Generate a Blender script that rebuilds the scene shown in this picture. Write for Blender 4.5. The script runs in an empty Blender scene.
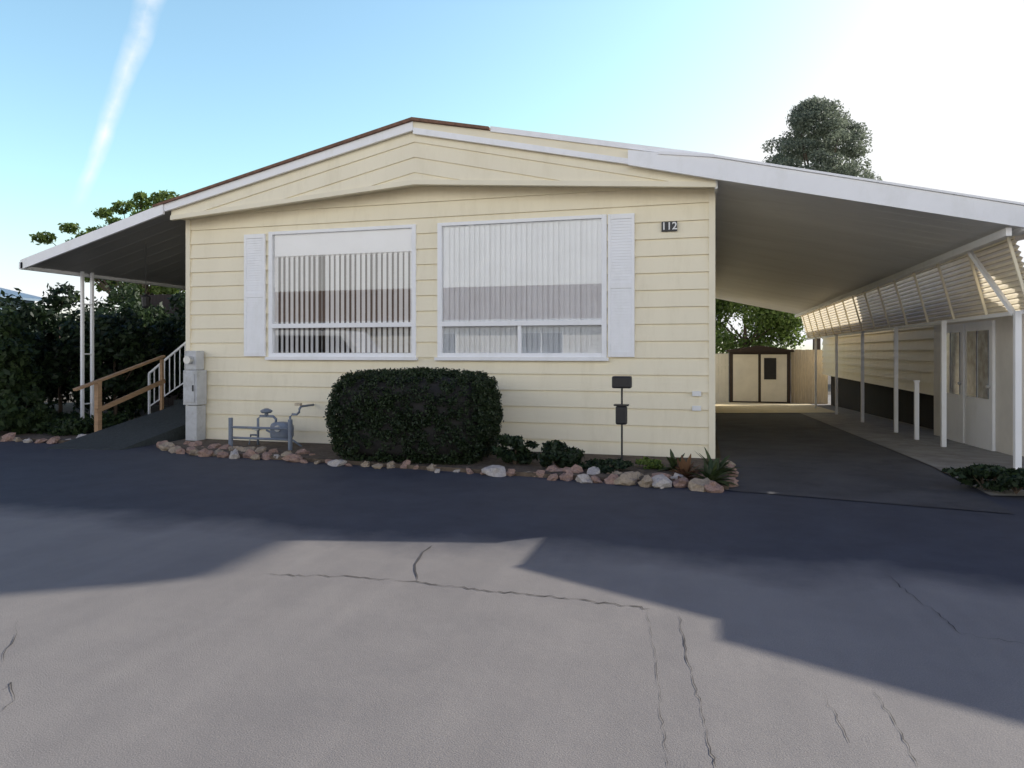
import bpy, bmesh, math, random
import numpy as np
from mathutils import Vector, Matrix, noise as mnoise
random.seed(7)
S = bpy.context.scene
COL = S.collection
# ------------------------------------------------------------ camera maths
FP = 700.0; HZ = 352.0; H = 1.5; A = math.atan(193/700.0)
SA, CA = math.sin(A), math.cos(A)
def ray(u, v):
    s = (u-512)/FP
    return (-SA+s*CA, CA+s*SA, (HZ-v)/FP)
def onG(u, v, z=0.0):
    d = ray(u, v); t = (z-H)/d[2]
    return (d[0]*t, d[1]*t, z)
def zf(y):
    if y < 10.3: return 0.0
    return -0.0315*(min(y, 31)-10.3)
F = 9.93
# ------------------------------------------------------------ helpers
def org(o):
    v = Vector((0,0,0))
    while o is not None:
        v += o.location; o = o.parent
    return v
class MB:
    def __init__(s): s.v = []; s.f = []
    def quad(s, a, b, c, d):
        n = len(s.v); s.v += [a,b,c,d]; s.f.append((n,n+1,n+2,n+3)); return s
    def box(s, x0,x1,y0,y1,z0,z1):
        n = len(s.v)
        s.v += [(x0,y0,z0),(x1,y0,z0),(x1,y1,z0),(x0,y1,z0),(x0,y0,z1),(x1,y0,z1),(x1,y1,z1),(x0,y1,z1)]
        s.f += [(n,n+3,n+2,n+1),(n+4,n+5,n+6,n+7),(n,n+1,n+5,n+4),(n+1,n+2,n+6,n+5),(n+2,n+3,n+7,n+6),(n+3,n,n+4,n+7)]
        return s
    def beam(s, p, q, w, h):
        p = Vector(p); q = Vector(q); d = (q-p).normalized()
        up = Vector((0,0,1)) if abs(d.z) < .95 else Vector((0,1,0))
        r = d.cross(up).normalized()*w/2; u2 = r.cross(d).normalized()*h/2
        n = len(s.v)
        for c in (p, q):
            s.v += [tuple(c-r-u2), tuple(c+r-u2), tuple(c+r+u2), tuple(c-r+u2)]
        s.f += [(n,n+1,n+2,n+3),(n+7,n+6,n+5,n+4)]+[(n+i,n+4+i,n+4+(i+1)%4,n+(i+1)%4) for i in range(4)]
        return s
    def prism(s, poly, y0, y1):      # poly of (x,z) extruded along y
        n = len(s.v); k = len(poly)
        s.v += [(x,y0,z) for x,z in poly]+[(x,y1,z) for x,z in poly]
        s.f.append(tuple(range(n,n+k))); s.f.append(tuple(range(n+2*k-1,n+k-1,-1)))
        for i in range(k):
            j = (i+1)%k; s.f.append((n+i,n+k+i,n+k+j,n+j))
        return s
    def prismx(s, poly, x0, x1):     # poly of (y,z) extruded along x
        n = len(s.v); k = len(poly)
        s.v += [(x0,y,z) for y,z in poly]+[(x1,y,z) for y,z in poly]
        s.f.append(tuple(range(n,n+k))); s.f.append(tuple(range(n+2*k-1,n+k-1,-1)))
        for i in range(k):
            j = (i+1)%k; s.f.append((n+i,n+k+i,n+k+j,n+j))
        return s
    def tube(s, pts, r, k=10):
        if not isinstance(r, (list,tuple)): r = [r]*len(pts)
        P = [Vector(p) for p in pts]; base = len(s.v)
        for i, p in enumerate(P):
            d = (P[min(i+1,len(P)-1)]-P[max(i-1,0)]).normalized()
            up = Vector((0,0,1)) if abs(d.z) < .9 else Vector((1,0,0))
            a = d.cross(up).normalized(); b = a.cross(d)
            for j in range(k):
                t = 2*math.pi*j/k; s.v.append(tuple(p+(a*math.cos(t)+b*math.sin(t))*r[i]))
        for i in range(len(P)-1):
            for j in range(k):
                a0 = base+i*k+j; a1 = base+i*k+(j+1)%k
                s.f.append((a0,a1,a1+k,a0+k))
        s.f.append(tuple(base+j for j in range(k))[::-1]); s.f.append(tuple(base+(len(P)-1)*k+j for j in range(k)))
        return s
    def build(s, name, m, parent=None, smooth=False, bevel=0, origin=None):
        me = bpy.data.meshes.new(name)
        o0 = org(parent) if parent is not None else Vector(origin or (0,0,0))
        me.from_pydata([(x-o0.x,y-o0.y,z-o0.z) for x,y,z in s.v], [], s.f); me.update()
        me.materials.append(m)
        if smooth:
            me.polygons.foreach_set('use_smooth', [True]*len(me.polygons))
        o = bpy.data.objects.new(name, me); COL.objects.link(o)
        if parent is not None: o.parent = parent
        else: o.location = o0
        if bevel:
            b = o.modifiers.new('bevel','BEVEL'); b.width = bevel; b.segments = 2; b.limit_method = 'ANGLE'
        return o
def thing(name, label, cat, loc=(0,0,0), group=None):
    o = bpy.data.objects.new(name, None); COL.objects.link(o); o.location = loc
    o['label'] = label; o['category'] = cat
    if group: o['group'] = group
    return o
def tag(o, label, cat, group=None, kind=None):
    o['label'] = label; o['category'] = cat
    if group: o['group'] = group
    if kind: o['kind'] = kind
    return o
def struct(o, label=None):
    o['kind'] = 'structure'
    if label: o['label'] = label
    return o
# ------------------------------------------------------------ materials
def nt(name):
    m = bpy.data.materials.new(name); m.use_nodes = True
    N = m.node_tree.nodes; L = m.node_tree.links
    return m, N, L, N['Principled BSDF']
def mix(N, L, fac, a, b, mode='MIX'):
    n = N.new('ShaderNodeMix'); n.data_type = 'RGBA'; n.blend_type = mode
    for sock, val in ((n.inputs[0], fac), (n.inputs[6], a), (n.inputs[7], b)):
        if isinstance(val, (int,float)): sock.default_value = val
        elif isinstance(val, tuple): sock.default_value = (*val, 1) if len(val) == 3 else val
        else: L.new(val, sock)
    return n.outputs[2]
def noi(N, L, scale, detail=4, stretch=None, coord='Object', rough=.6):
    tc = N.new('ShaderNodeTexCoord'); src = tc.outputs[coord]
    if stretch:
        mp = N.new('ShaderNodeMapping'); mp.inputs['Scale'].default_value = stretch; L.new(src, mp.inputs[0]); src = mp.outputs[0]
    n = N.new('ShaderNodeTexNoise'); n.inputs['Scale'].default_value = scale; n.inputs['Detail'].default_value = detail; n.inputs['Roughness'].default_value = rough
    L.new(src, n.inputs['Vector']); return n.outputs[0]
def ramp(N, L, src, lo, hi):
    n = N.new('ShaderNodeMapRange'); n.inputs[1].default_value = lo; n.inputs[2].default_value = hi; L.new(src, n.inputs[0]); return n.outputs[0]
def mat(name, c, rough=.6, var=.18, scale=3, stretch=None, bump=0, bscale=40, metal=0, dirt=None, spec=.5):
    m, N, L, B = nt(name)
    n1 = ramp(N, L, noi(N, L, scale, 6, stretch), .3, .7)
    col = mix(N, L, n1, tuple(x*(1-var) for x in c), tuple(min(1,x*(1+var*.6)) for x in c))
    if dirt:
        n2 = ramp(N, L, noi(N, L, dirt[1], 8, dirt[2] if len(dirt) > 2 else None, rough=.75), .5, .75)
        col = mix(N, L, n2, col, dirt[0])
    L.new(col, B.inputs['Base Color']); B.inputs['Roughness'].default_value = rough; B.inputs['Metallic'].default_value = metal
    B.inputs['Specular IOR Level'].default_value = spec
    if bump:
        b = N.new('ShaderNodeBump'); b.inputs['Strength'].default_value = bump; b.inputs['Distance'].default_value = .01
        L.new(noi(N, L, bscale, 5), b.inputs['Height']); L.new(b.outputs[0], B.inputs['Normal'])
    return m
def leafmat(name, dark, light, trans=.35, rough=.5):
    m, N, L, B = nt(name)
    g = N.new('ShaderNodeNewGeometry')
    col = mix(N, L, g.outputs['Random Per Island'], dark, light)
    big = ramp(N, L, noi(N, L, 1.3, 3), .35, .65)
    col = mix(N, L, big, col, mix(N, L, .5, col, dark))
    L.new(col, B.inputs['Base Color']); B.inputs['Roughness'].default_value = rough; B.inputs['Specular IOR Level'].default_value = .3
    t = N.new('ShaderNodeBsdfTranslucent'); L.new(col, t.inputs[0])
    ms = N.new('ShaderNodeMixShader'); ms.inputs[0].default_value = trans
    L.new(B.outputs[0], ms.inputs[1]); L.new(t.outputs[0], ms.inputs[2]); L.new(ms.outputs[0], N['Material Output'].inputs[0])
    return m
def transl(name, c, fac=.5, stretch=None):
    m, N, L, B = nt(name)
    n1 = ramp(N, L, noi(N, L, 2.5, 5, stretch), .3, .7)
    col = mix(N, L, n1, tuple(x*.88 for x in c), c)
    L.new(col, B.inputs['Base Color']); B.inputs['Roughness'].default_value = .6
    t = N.new('ShaderNodeBsdfTranslucent'); L.new(col, t.inputs[0])
    ms = N.new('ShaderNodeMixShader'); ms.inputs[0].default_value = fac
    L.new(B.outputs[0], ms.inputs[1]); L.new(t.outputs[0], ms.inputs[2]); L.new(ms.outputs[0], N['Material Output'].inputs[0])
    return m
def glassmat(name, lo=.16, hi=.7, tint=(.98,.98,.98)):
    m, N, L, B = nt(name)
    N.remove(B)
    tr = N.new('ShaderNodeBsdfTransparent'); tr.inputs[0].default_value = (*tint, 1)
    gl = N.new('ShaderNodeBsdfGlossy'); gl.inputs['Roughness'].default_value = .015
    b = N.new('ShaderNodeBump'); b.inputs['Strength'].default_value = .03; L.new(noi(N, L, .8, 1), b.inputs['Height']); L.new(b.outputs[0], gl.inputs['Normal'])
    lw = N.new('ShaderNodeLayerWeight'); lw.inputs[0].default_value = .3
    mr = N.new('ShaderNodeMapRange'); mr.inputs[3].default_value = lo; mr.inputs[4].default_value = hi; L.new(lw.outputs['Fresnel'], mr.inputs[0])
    ms = N.new('ShaderNodeMixShader'); L.new(mr.outputs[0], ms.inputs[0]); L.new(tr.outputs[0], ms.inputs[1]); L.new(gl.outputs[0], ms.inputs[2])
    L.new(ms.outputs[0], N['Material Output'].inputs[0]); return m
def roadmat():
    m, N, L, B = nt('worn_asphalt')
    big = ramp(N, L, noi(N, L, .35, 6), .35, .65)
    mid = ramp(N, L, noi(N, L, 2.2, 8, rough=.7), .35, .7)
    fine = ramp(N, L, noi(N, L, 160, 3), .3, .75)
    streak = ramp(N, L, noi(N, L, 1.0, 6, (1.6,.25,1)), .45, .7)
    c = mix(N, L, big, (.345,.310,.272), (.41,.370,.322))
    c = mix(N, L, mid, mix(N, L, .35, c, (.23,.212,.195)), c)
    c = mix(N, L, streak, c, mix(N, L, .4, c, (.49,.44,.38)))
    c = mix(N, L, fine, mix(N, L, .5, c, (.10,.098,.095)), c)
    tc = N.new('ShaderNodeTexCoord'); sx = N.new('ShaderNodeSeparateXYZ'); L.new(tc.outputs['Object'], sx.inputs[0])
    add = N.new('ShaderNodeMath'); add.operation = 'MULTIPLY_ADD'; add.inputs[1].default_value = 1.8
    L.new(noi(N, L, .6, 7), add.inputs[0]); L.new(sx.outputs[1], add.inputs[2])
    seal_shade = ramp(N, L, add.outputs[0], 5.7, 6.4)  # sealed band, tinted dark navy to deepen the house shadow on the road
    seal_shade_c = mix(N, L, mid, (.022,.029,.048), (.040,.051,.076))
    c = mix(N, L, seal_shade, c, mix(N, L, .82, c, seal_shade_c))
    L.new(c, B.inputs['Base Color']); B.inputs['Roughness'].default_value = .75; B.inputs['Specular IOR Level'].default_value = .3
    b = N.new('ShaderNodeBump'); b.inputs['Strength'].default_value = .5; b.inputs['Distance'].default_value = .006
    L.new(noi(N, L, 140, 4), b.inputs['Height'])
    b2 = N.new('ShaderNodeBump'); b2.inputs['Strength'].default_value = .2; b2.inputs['Distance'].default_value = .03
    L.new(noi(N, L, 3, 4), b2.inputs['Height']); L.new(b.outputs[0], b2.inputs['Normal']); L.new(b2.outputs[0], B.inputs['Normal'])
    return m
M = dict(
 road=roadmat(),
 ground=mat('dry_earth', (.16,.13,.09), .95, .35, 1.5, bump=.6, bscale=20),
 soil=mat('bed_soil', (.13,.095,.065), .95, .5, 9, bump=1, bscale=30, dirt=((.24,.19,.13), 14)),
 drive=mat('driveway_asphalt', (.085,.084,.085), .8, .3, 1.6, bump=.5, bscale=120, dirt=((.035,.034,.035), 1.2)),
 conc=mat('old_concrete', (.34,.32,.28), .85, .25, 3, bump=.4, bscale=60, dirt=((.17,.15,.13), 2)),
 sunconc=mat('sun_tinted_concrete', (.78,.68,.45), .85, .12, 3, bump=.4, bscale=60),  # sunlight on the floor put into the colour
 cream=mat('cream_siding', (.935,.85,.64), .5, .035, 1.2, (1,1,.25), dirt=((.84,.755,.55), 2.2, (1.5,1.5,.35)), spec=.35),
 creamflat=mat('cream_trim', (.91,.83,.63), .55, .06, 2),
 white=mat('white_trim_paint', (.95,.95,.95), .45, .03, 3, dirt=((.85,.85,.83), 3, (1,1,.4))),
 alu=mat('mill_aluminium', (.62,.62,.60), .4, .1, 5, metal=.6),
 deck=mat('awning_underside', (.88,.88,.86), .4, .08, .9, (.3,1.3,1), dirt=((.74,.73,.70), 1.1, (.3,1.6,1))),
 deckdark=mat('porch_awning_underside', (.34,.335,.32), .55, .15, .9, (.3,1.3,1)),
 shingle=mat('brown_shingle', (.22,.12,.08), .9, .4, 14, bump=.8, bscale=60),
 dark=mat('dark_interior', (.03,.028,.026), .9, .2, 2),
 room=mat('room_wall', (.12,.08,.062), .9, .1, 2),
 blind=mat('blind_vinyl', (.96,.95,.93), .5, .03, 4),
 shade=mat('roller_shade', (.95,.95,.95), .7, .04, 3),
 curtain=transl('sheer_curtain', (.93,.96,.99), .06),
 glass=glassmat('window_glass', .17),
 glassb=glassmat('clear_window_glass', .13),
 paleglass=mat('textured_door_pane', (.20,.215,.235), .12, .6, 6),
 meter=mat('pale_grey_enamel', (.56,.57,.57), .45, .12, 6, dirt=((.36,.35,.32), 5)),
 gas=mat('gas_pipe_paint', (.21,.25,.31), .5, .15, 10, dirt=((.14,.12,.10), 10)),
 black=mat('black_plastic', (.02,.02,.022), .4, .2, 8),
 wood=mat('weathered_wood', (.40,.25,.14), .75, .25, 4, (1,1,6), bump=.3, bscale=30),
 fence=mat('tan_fence_boards', (.66,.55,.39), .8, .2, 5, (5,5,.6)),
 brown=mat('dark_brown_paint', (.045,.03,.025), .6, .2, 4),
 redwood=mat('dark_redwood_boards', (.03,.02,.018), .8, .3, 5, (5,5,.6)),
 carpet=mat('ramp_carpet', (.05,.06,.06), .98, .3, 20, bump=.6, bscale=150),
 louver=transl('louver_panel', (.98,.90,.72), .66),
 gapline=mat('louver_gap_tan', (.62,.53,.37), .7, .2, 5),
 bark=mat('rough_bark', (.11,.08,.055), .95, .35, 6, (1,1,.3), bump=1, bscale=16),
 redroof=mat('tan_brown_roofing', (.44,.32,.25), .85, .25, 8),
 blueroof=mat('blue_grey_roofing', (.20,.29,.37), .6, .15, 4),
 palewall=mat('pale_stucco', (.84,.80,.72), .7, .08, 2),
 greywall=mat('grey_stucco', (.36,.33,.30), .8, .1, 2),
 skirt=mat('dark_skirting', (.022,.020,.019), .9, .3, 3, (1,6,1)),
 digit=mat('white_digit', (.85,.85,.83), .5, .02, 3),
 carpaint=mat('white_car_paint', (.85,.85,.85), .25, .03, 2),
 boxleaf=leafmat('boxwood_leaf', (.010,.020,.008), (.045,.072,.026), .15),
 darkleaf=leafmat('dark_leaf', (.010,.022,.012), (.046,.075,.028), .25),
 midleaf=leafmat('garden_leaf', (.018,.035,.014), (.085,.13,.045), .4),
 brightleaf=leafmat('bright_leaf', (.09,.15,.03), (.28,.36,.10), .5),
 conifer=leafmat('conifer_needle', (.16,.19,.14), (.30,.34,.24), .5),
 agave=leafmat('succulent_leaf', (.03,.055,.02), (.10,.12,.045), .15),
 dead=leafmat('dry_reddish_leaf', (.12,.06,.035), (.26,.15,.08), .2),
 tar=mat('crack_tar', (.09,.08,.07), .95, .3, 20),  # dark tar colour of the pavement cracks
)
ROCKM = [mat('red_rock', (.42,.27,.21), .9, .4, 5, bump=.9, bscale=16, dirt=((.42,.34,.27), 4)),
         mat('tan_rock', (.45,.36,.26), .9, .3, 5, bump=.9, bscale=16, dirt=((.28,.21,.15), 4)),
         mat('pale_rock', (.58,.53,.48), .9, .25, 5, bump=.9, bscale=16, dirt=((.38,.31,.26), 4))]
# ------------------------------------------------------------ ground
def sheet(name, x0, x1, ys, dz, m):
    b = MB()
    for i in range(len(ys)-1):
        a, c = ys[i], ys[i+1]
        b.quad((x0,a,zf(a)+dz),(x1,a,zf(a)+dz),(x1,c,zf(c)+dz),(x0,c,zf(c)+dz))
    return struct(b.build(name, m))
sheet('ground', -900, 900, [-900,10.3,31,1500], -.03, M['ground'])
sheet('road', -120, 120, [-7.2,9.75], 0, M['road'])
b = MB()
b.quad((.22,7.9,.008),(2.75,7.45,.008),(2.85,10.3,.008),(.22,10.3,.008))
b.quad((.22,10.3,.008),(2.85,10.3,.008),(2.85,31,zf(31)+.008),(.22,31,zf(31)+.008))
struct(b.build('driveway', M['drive']))
b = MB()
b.quad((2.85,8.3,.016),(6,9.0,.016),(6,10.3,.016),(2.85,10.3,.016))
b.quad((2.85,10.3,.016),(6,10.3,.016),(6,31,zf(31)+.016),(2.85,31,zf(31)+.016))
struct(b.build('side_path', M['conc']))
sheet('back_lane', -20, 20, [31,38], .004, M['conc'])
b = MB(); b.quad((.22,22.0,zf(22)+.024),(4.1,24.0,zf(24)+.024),(4.1,31,zf(31)+.024),(.22,31,zf(31)+.024)); struct(b.build('painted_sun_strip', M['sunconc']))  # pale yellow sheet stands in for a strip of sun before the shed
def bed(name, poly, z):
    bb = MB(); nn = len(poly); bb.v = [(x,y,z) for x,y in poly]+[(x,y,-.03) for x,y in poly]
    bb.f = [tuple(range(nn))]+[(i,nn+i,nn+(i+1)%nn,(i+1)%nn) for i in range(nn)]
    return struct(bb.build(name, M['soil']))
bed('planting_bed', [(-8.3,9.2),(-7.2,8.65),(-4,8.35),(.25,7.95),(.32,9.9),(-8.38,9.92)], .05)
bed('side_bed', [(-30,9.6),(-12.5,9.3),(-10.1,9.1),(-10.05,10.3),(-10.05,16),(-30,16)], .05)
# cracks
def crack(pts, w0, w1):
    P = []
    for i in range(len(pts)-1):
        a = pts[i]; c = pts[i+1]; k = max(2, int(math.dist(a, c)/5))
        for j in range(k):
            t = j/k; P.append((a[0]+(c[0]-a[0])*t+random.uniform(-2,2), a[1]+(c[1]-a[1])*t+random.uniform(-1.2,1.2)))
    P.append(pts[-1]); G = [Vector(onG(*p)) for p in P]; bb = MB()
    for i, p in enumerate(G):
        d = (G[min(i+1,len(G)-1)]-G[max(i-1,0)]); d.normalize(); nrm = Vector((-d.y,d.x,0))
        t = i/(len(G)-1); w = (w0+(w1-w0)*t)*.62*random.uniform(.15,1.5)*(0.15 if i in (0,len(G)-1) else 1)
        bb.v += [tuple(p-nrm*w+Vector((0,0,.004))), tuple(p+nrm*w+Vector((0,0,.004)))]
    bb.f = [(2*i,2*i+1,2*i+3,2*i+2) for i in range(len(G)-1)]
    struct(bb.build('pavement_crack', M['tar']))
for pts, w0, w1 in [
  ([(265,575),(350,577),(415,582),(480,590),(560,598),(650,609)], .006,.008),
  ([(432,545),(424,553),(416,565),(418,581)], .012,.010),
  ([(648,610),(654,650),(668,768)], .0018,.0018),
  ([(680,615),(688,660),(700,705),(716,768)], .0045,.0035),
  ([(820,690),(836,715),(850,745)], .0022,.0025),
  ([(872,690),(892,718),(907,745),(918,768)], .0022,.0028),
  ([(885,575),(925,605),(962,634),(1024,645)], .005,.003),
  ([(18,622),(14,640),(4,655),(0,668)], .004,.003),
  ([(0,690),(12,684),(14,700),(2,712)], .004,.003)]:
    crack(pts, w0, w1)
# ------------------------------------------------------------ siding
def siding(mb, rng, z0, z1, bh, holes, mp, lip=.02):
    k = 0
    while z0+k*bh < z1-1e-6:
        za = z0+k*bh; zb = min(za+bh, z1); k += 1
        cuts = sorted({za, zb}|{q for h in holes for q in (h[2],h[3]) if za < q < zb})
        for a, c in zip(cuts[:-1], cuts[1:]):
            da = lip*(1-(a-za)/bh); dc = lip*(1-(c-za)/bh)
            a0, a1 = rng(a); c0, c1 = rng(c)
            if c1-c0 < .001 and a1-a0 < .001: continue
            hs = sorted([(h[0],h[1]) for h in holes if h[2] <= a+1e-6 and h[3] >= c-1e-6])
            seg = []; cur = (a0, c0)
            for h in hs:
                seg.append((cur[0], h[0], cur[1], h[0])); cur = (h[1], h[1])
            seg.append((cur[0], a1, cur[1], c1))
            for s0, s1, t0, t1 in seg:
                if s1-s0 < 1e-4: continue
                mb.quad(mp(s0,a,da), mp(s1,a,da), mp(t1,c,dc), mp(t0,c,dc))
                if a == za: mb.quad(mp(s0,a,0), mp(s1,a,0), mp(s1,a,lip), mp(s0,a,lip))
# ------------------------------------------------------------ house
X0, X1, XP = -8.39, .10, -4.15
BH = .2363
home = thing('mobile_home', 'cream lap-sided mobile home with two big front windows and low gable roof', 'house', (XP, F, 0))
WL = (-6.80,-4.28,1.45,3.42); WR = (-3.87,-1.37,1.45,3.42)
def wr(z):
    if z <= 3.80: return (X0, X1)
    t = min(1, (z-3.80)/.42); return (X0+(XP-X0)*t, X1+(XP-X1)*t)
b = MB(); siding(b, wr, 0, 4.2, BH, [WL, WR], lambda s,z,d: (s, F-d, z), .026)
b.build('front_wall', M['cream'], home)
b = MB()
siding(b, lambda z: (F,29.5), -.71, 3.8, BH, [], lambda s,z,d: (X1+d, s, z))
siding(b, lambda z: (F,29.5), -.71, 3.8, BH, [], lambda s,z,d: (X0-d, s, z))
b.box(X0,X1,29.45,29.5,-.7,3.8)
b.build('side_wall', M['cream'], home)
MB().box(X1-.05,X1+.035,F-.035,F+.05,-.05,3.80).build('corner_trim', M['creamflat'], home)
MB().box(X0-.035,X0+.05,F-.035,F+.05,0,3.80).build('corner_trim', M['creamflat'], home)
b = MB(); b.box(X0+.1,X1-.1,F+1.6,F+1.7,.6,3.9); b.box(X0+.1,X1-.1,F+.32,F+1.7,.6,.65)
b.build('interior_wall', M['room'], home)
YG = F-.32
XL, XR = X0-.08, X1+.04
b = MB()
bot = lambda x: 4.03-.072*abs(x-XP)
top = lambda x: 4.84-.224*abs(x-XP)
poly = [(XL,bot(XL)),(XP,bot(XP)),(XR,bot(XR)),(XR,top(XR)),(XP,top(XP)),(XL,top(XL))]
b.prism(poly, YG+.03, F+.05)
b.build('gable_soffit', M['creamflat'], home)
b = MB()
xs = [XL+(XR-XL)*i/40 for i in range(41)]; xs.append(XP); xs.sort()
for a, c in zip(xs[:-1], xs[1:]):
    for i in range(5):
        def zz(x, q): return min(max(top(x)-q*.225, bot(x)), top(x))
        za1, zc1 = zz(a,i), zz(c,i); za0, zc0 = zz(a,i+1), zz(c,i+1)
        if za1-za0 < .003 and zc1-zc0 < .003: continue
        b.quad((a,YG,za0),(c,YG,zc0),(c,YG+.02,zc1),(a,YG+.02,za1))
        b.quad((a,YG,za0),(c,YG,zc0),(c,YG+.03,zc0),(a,YG+.03,za0))
b.build('gable_face', M['cream'], home)
b = MB()
b.prism([(XL,bot(XL)-.05),(XP,bot(XP)-.05),(XR,bot(XR)-.05),(XR,bot(XR)+.02),(XP,bot(XP)+.02),(XL,bot(XL)+.02)], YG-.02, YG+.05)
b.build('gable_trim', M['creamflat'], home)
b = MB(); b.prism([(-8.55,top(-8.55)-.05),(XP,top(XP)-.07),(XP,top(XP)+.06),(-8.55,top(-8.55)+.07)], YG-.06, YG-.01)
b.build('rake_fascia', M['white'], home)
b = MB(); b.prism([(XP+.002,top(XP)-.12),(XP+.002,top(XP)-.03),(XR,top(XR)-.01),(XR,top(XR)-.08)], YG-.058, YG-.01)
b.build('rake_fascia', M['white'], home)
b = MB()
b.prism([(XP+.001,top(XP)-.06),(XP+.001,top(XP)+.06),(-2.95,4.66),(XR,4.03),(XR,top(XR)-.04)], YG-.045, YG-.012)
b.build('rake_board', M['creamflat'], home)
rf = MB()
rf.prism([(-8.75,top(-8.75)+.07),(XP,top(XP)+.063),(XP,top(XP)+.11),(-8.75,top(-8.75)+.105)], YG-.1, 29.6)
rf.prism([(XP,top(XP)+.063),(-2.97,4.672),(-2.97,4.71),(XP,top(XP)+.11)], YG-.1, 29.6)
rf.prism([(-2.97,4.60),(XR,3.93),(XR,3.95),(-2.97,4.62)], YG, 29.6)
rf = rf.build('roof', M['shingle'], home)
for vy in (14, 19.5, 24):
    b = MB(); b.tube([(-5.6,vy,4.5),(-5.6,vy,4.7),(-5.6,vy,4.72)], [.05,.05,.09], 10); b.build('roof_vent', M['alu'], rf)
def window(rect, kind):
    x0,x1,z0,z1 = rect; yf = F-.035
    fr = MB(); w = .042
    fr.box(x0-.03,x0+w,yf,F+.08,z0-.03,z1+.03); fr.box(x1-w,x1+.03,yf,F+.08,z0-.03,z1+.03)
    fr.box(x0+w,x1-w,yf,F+.08,z1-.022,z1+.03); fr.box(x0+w,x1-w,yf,F+.08,z0-.03,z0+.035)
    fr.box(x0+w,x1-w,yf-.004,F+.08,1.885,1.955)
    xm = (x0+x1)/2
    if kind == 'curtain': fr.box(xm-.025,xm+.025,yf+.012,F+.06,z0+.035,1.885)
    o = fr.build('window', M['white'], home, bevel=.004)
    MB().box(x0-.06,x1+.06,yf-.05,F-.003,z0-.075,z0-.032).build('sill', M['white'], o)
    gmx = M['glass'] if kind == 'curtain' else M['glassb']
    g = MB(); g.quad((x0+w,F,1.955),(x1-w,F,1.955),(x1-w,F,z1-.022),(x0+w,F,z1-.022)); g.build('pane', gmx, o)
    g = MB(); g.quad((x0+w,F+.01,z0+.035),(x1-w,F+.01,z0+.035),(x1-w,F+.01,1.885),(x0+w,F+.01,1.885)); g.build('pane', gmx, o)
    if kind == 'blind':
        bl = MB(); n = 27
        for i in range(n):
            x = x0+.075+(x1-x0-.15)*i/(n-1); q = .038; ang = math.radians(-20+random.uniform(-8,8))
            if i in (9,): ang = math.radians(-72)
            dx, dy = q*math.cos(ang), q*math.sin(ang)
            bl.quad((x-dx,F+.055-dy,1.49),(x+dx,F+.055+dy,1.49),(x+dx,F+.055+dy,3.1),(x-dx,F+.055-dy,3.1))
        bl.build('vertical_blind', M['blind'], o)
        MB().box(x0+.05,x1-.05,F+.022,F+.2,3.05,3.4).build('valance', M['shade'], o)
    else:
        cu = MB(); n = 30
        for i in range(n):
            xa = x0+.045+(x1-x0-.09)*i/n; xb = x0+.045+(x1-x0-.09)*(i+1.12)/n; k = random.uniform(.008,.020)
            xb = min(xb, x1-.045)
            cu.quad((xa,F+.035+k,1.46),(xb,F+.035-.01,1.46),(xb,F+.035-.01,3.4),(xa,F+.035+k,3.4))
        cu.build('curtain', M['curtain'], o)
    return o
window(WL, 'blind'); window(WR, 'curtain')
def shutter(x0, x1, z0, z1):
    m = MB(); y0, y1 = F-.06, F-.022; w = .04
    zm = (z0+z1)/2
    for a, c in ((x0,x0+w),(x1-w,x1)): m.box(a,c,y0,y1,z0,z1)
    for a, c in ((z0,z0+.07),(z1-.07,z1),(zm-.04,zm+.04)): m.box(x0+w,x1-w,y0+.002,y1,a,c)
    o = m.build('shutter', M['white'], home, bevel=.002)
    s = MB()
    for a, c in ((z0+.07,zm-.04),(zm+.04,z1-.07)):
        n = 22
        for i in range(n):
            z = a+(c-a)*i/n; h = (c-a)/n
            s.quad((x0+w,y0+.004,z),(x1-w,y0+.004,z),(x1-w,y0+.012,z+h),(x0+w,y0+.012,z+h))
            s.quad((x0+w,y0+.004,z+h),(x1-w,y0+.004,z+h),(x1-w,y0+.012,z+h),(x0+w,y0+.012,z+h))
    s.build('louver', M['white'], o)
shutter(-7.27,-6.88,1.43,3.42); shutter(-1.32,-.95,1.43,3.44)
pl = MB().box(-.58,-.37,F-.045,F-.030,3.165,3.30).build('number_plaque', M['black'], home)
fc = bpy.data.curves.new('digits','FONT'); fc.body = '112'; fc.size = .145; fc.align_x = 'CENTER'; fc.align_y = 'CENTER'; fc.extrude = .004; fc.offset=.002
fo = bpy.data.objects.new('tmp', fc); COL.objects.link(fo); bpy.context.view_layer.update()
me = bpy.data.meshes.new_from_object(fo.evaluated_get(bpy.context.evaluated_depsgraph_get())); bpy.data.objects.remove(fo)
me.transform(Matrix.Translation(Vector((-.475,F-.052,3.2325))-home.location) @ Matrix.Rotation(math.pi/2,4,'X'))
me.materials.clear(); me.materials.append(M['digit'])
d = bpy.data.objects.new('house_number', me); COL.objects.link(d); d.parent = pl
for z in (.93,.73):
    MB().box(-.17,-.05,F-.045,F-.030,z-.035,z+.035).build('outlet_cover', M['digit'], home, bevel=.006)
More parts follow.
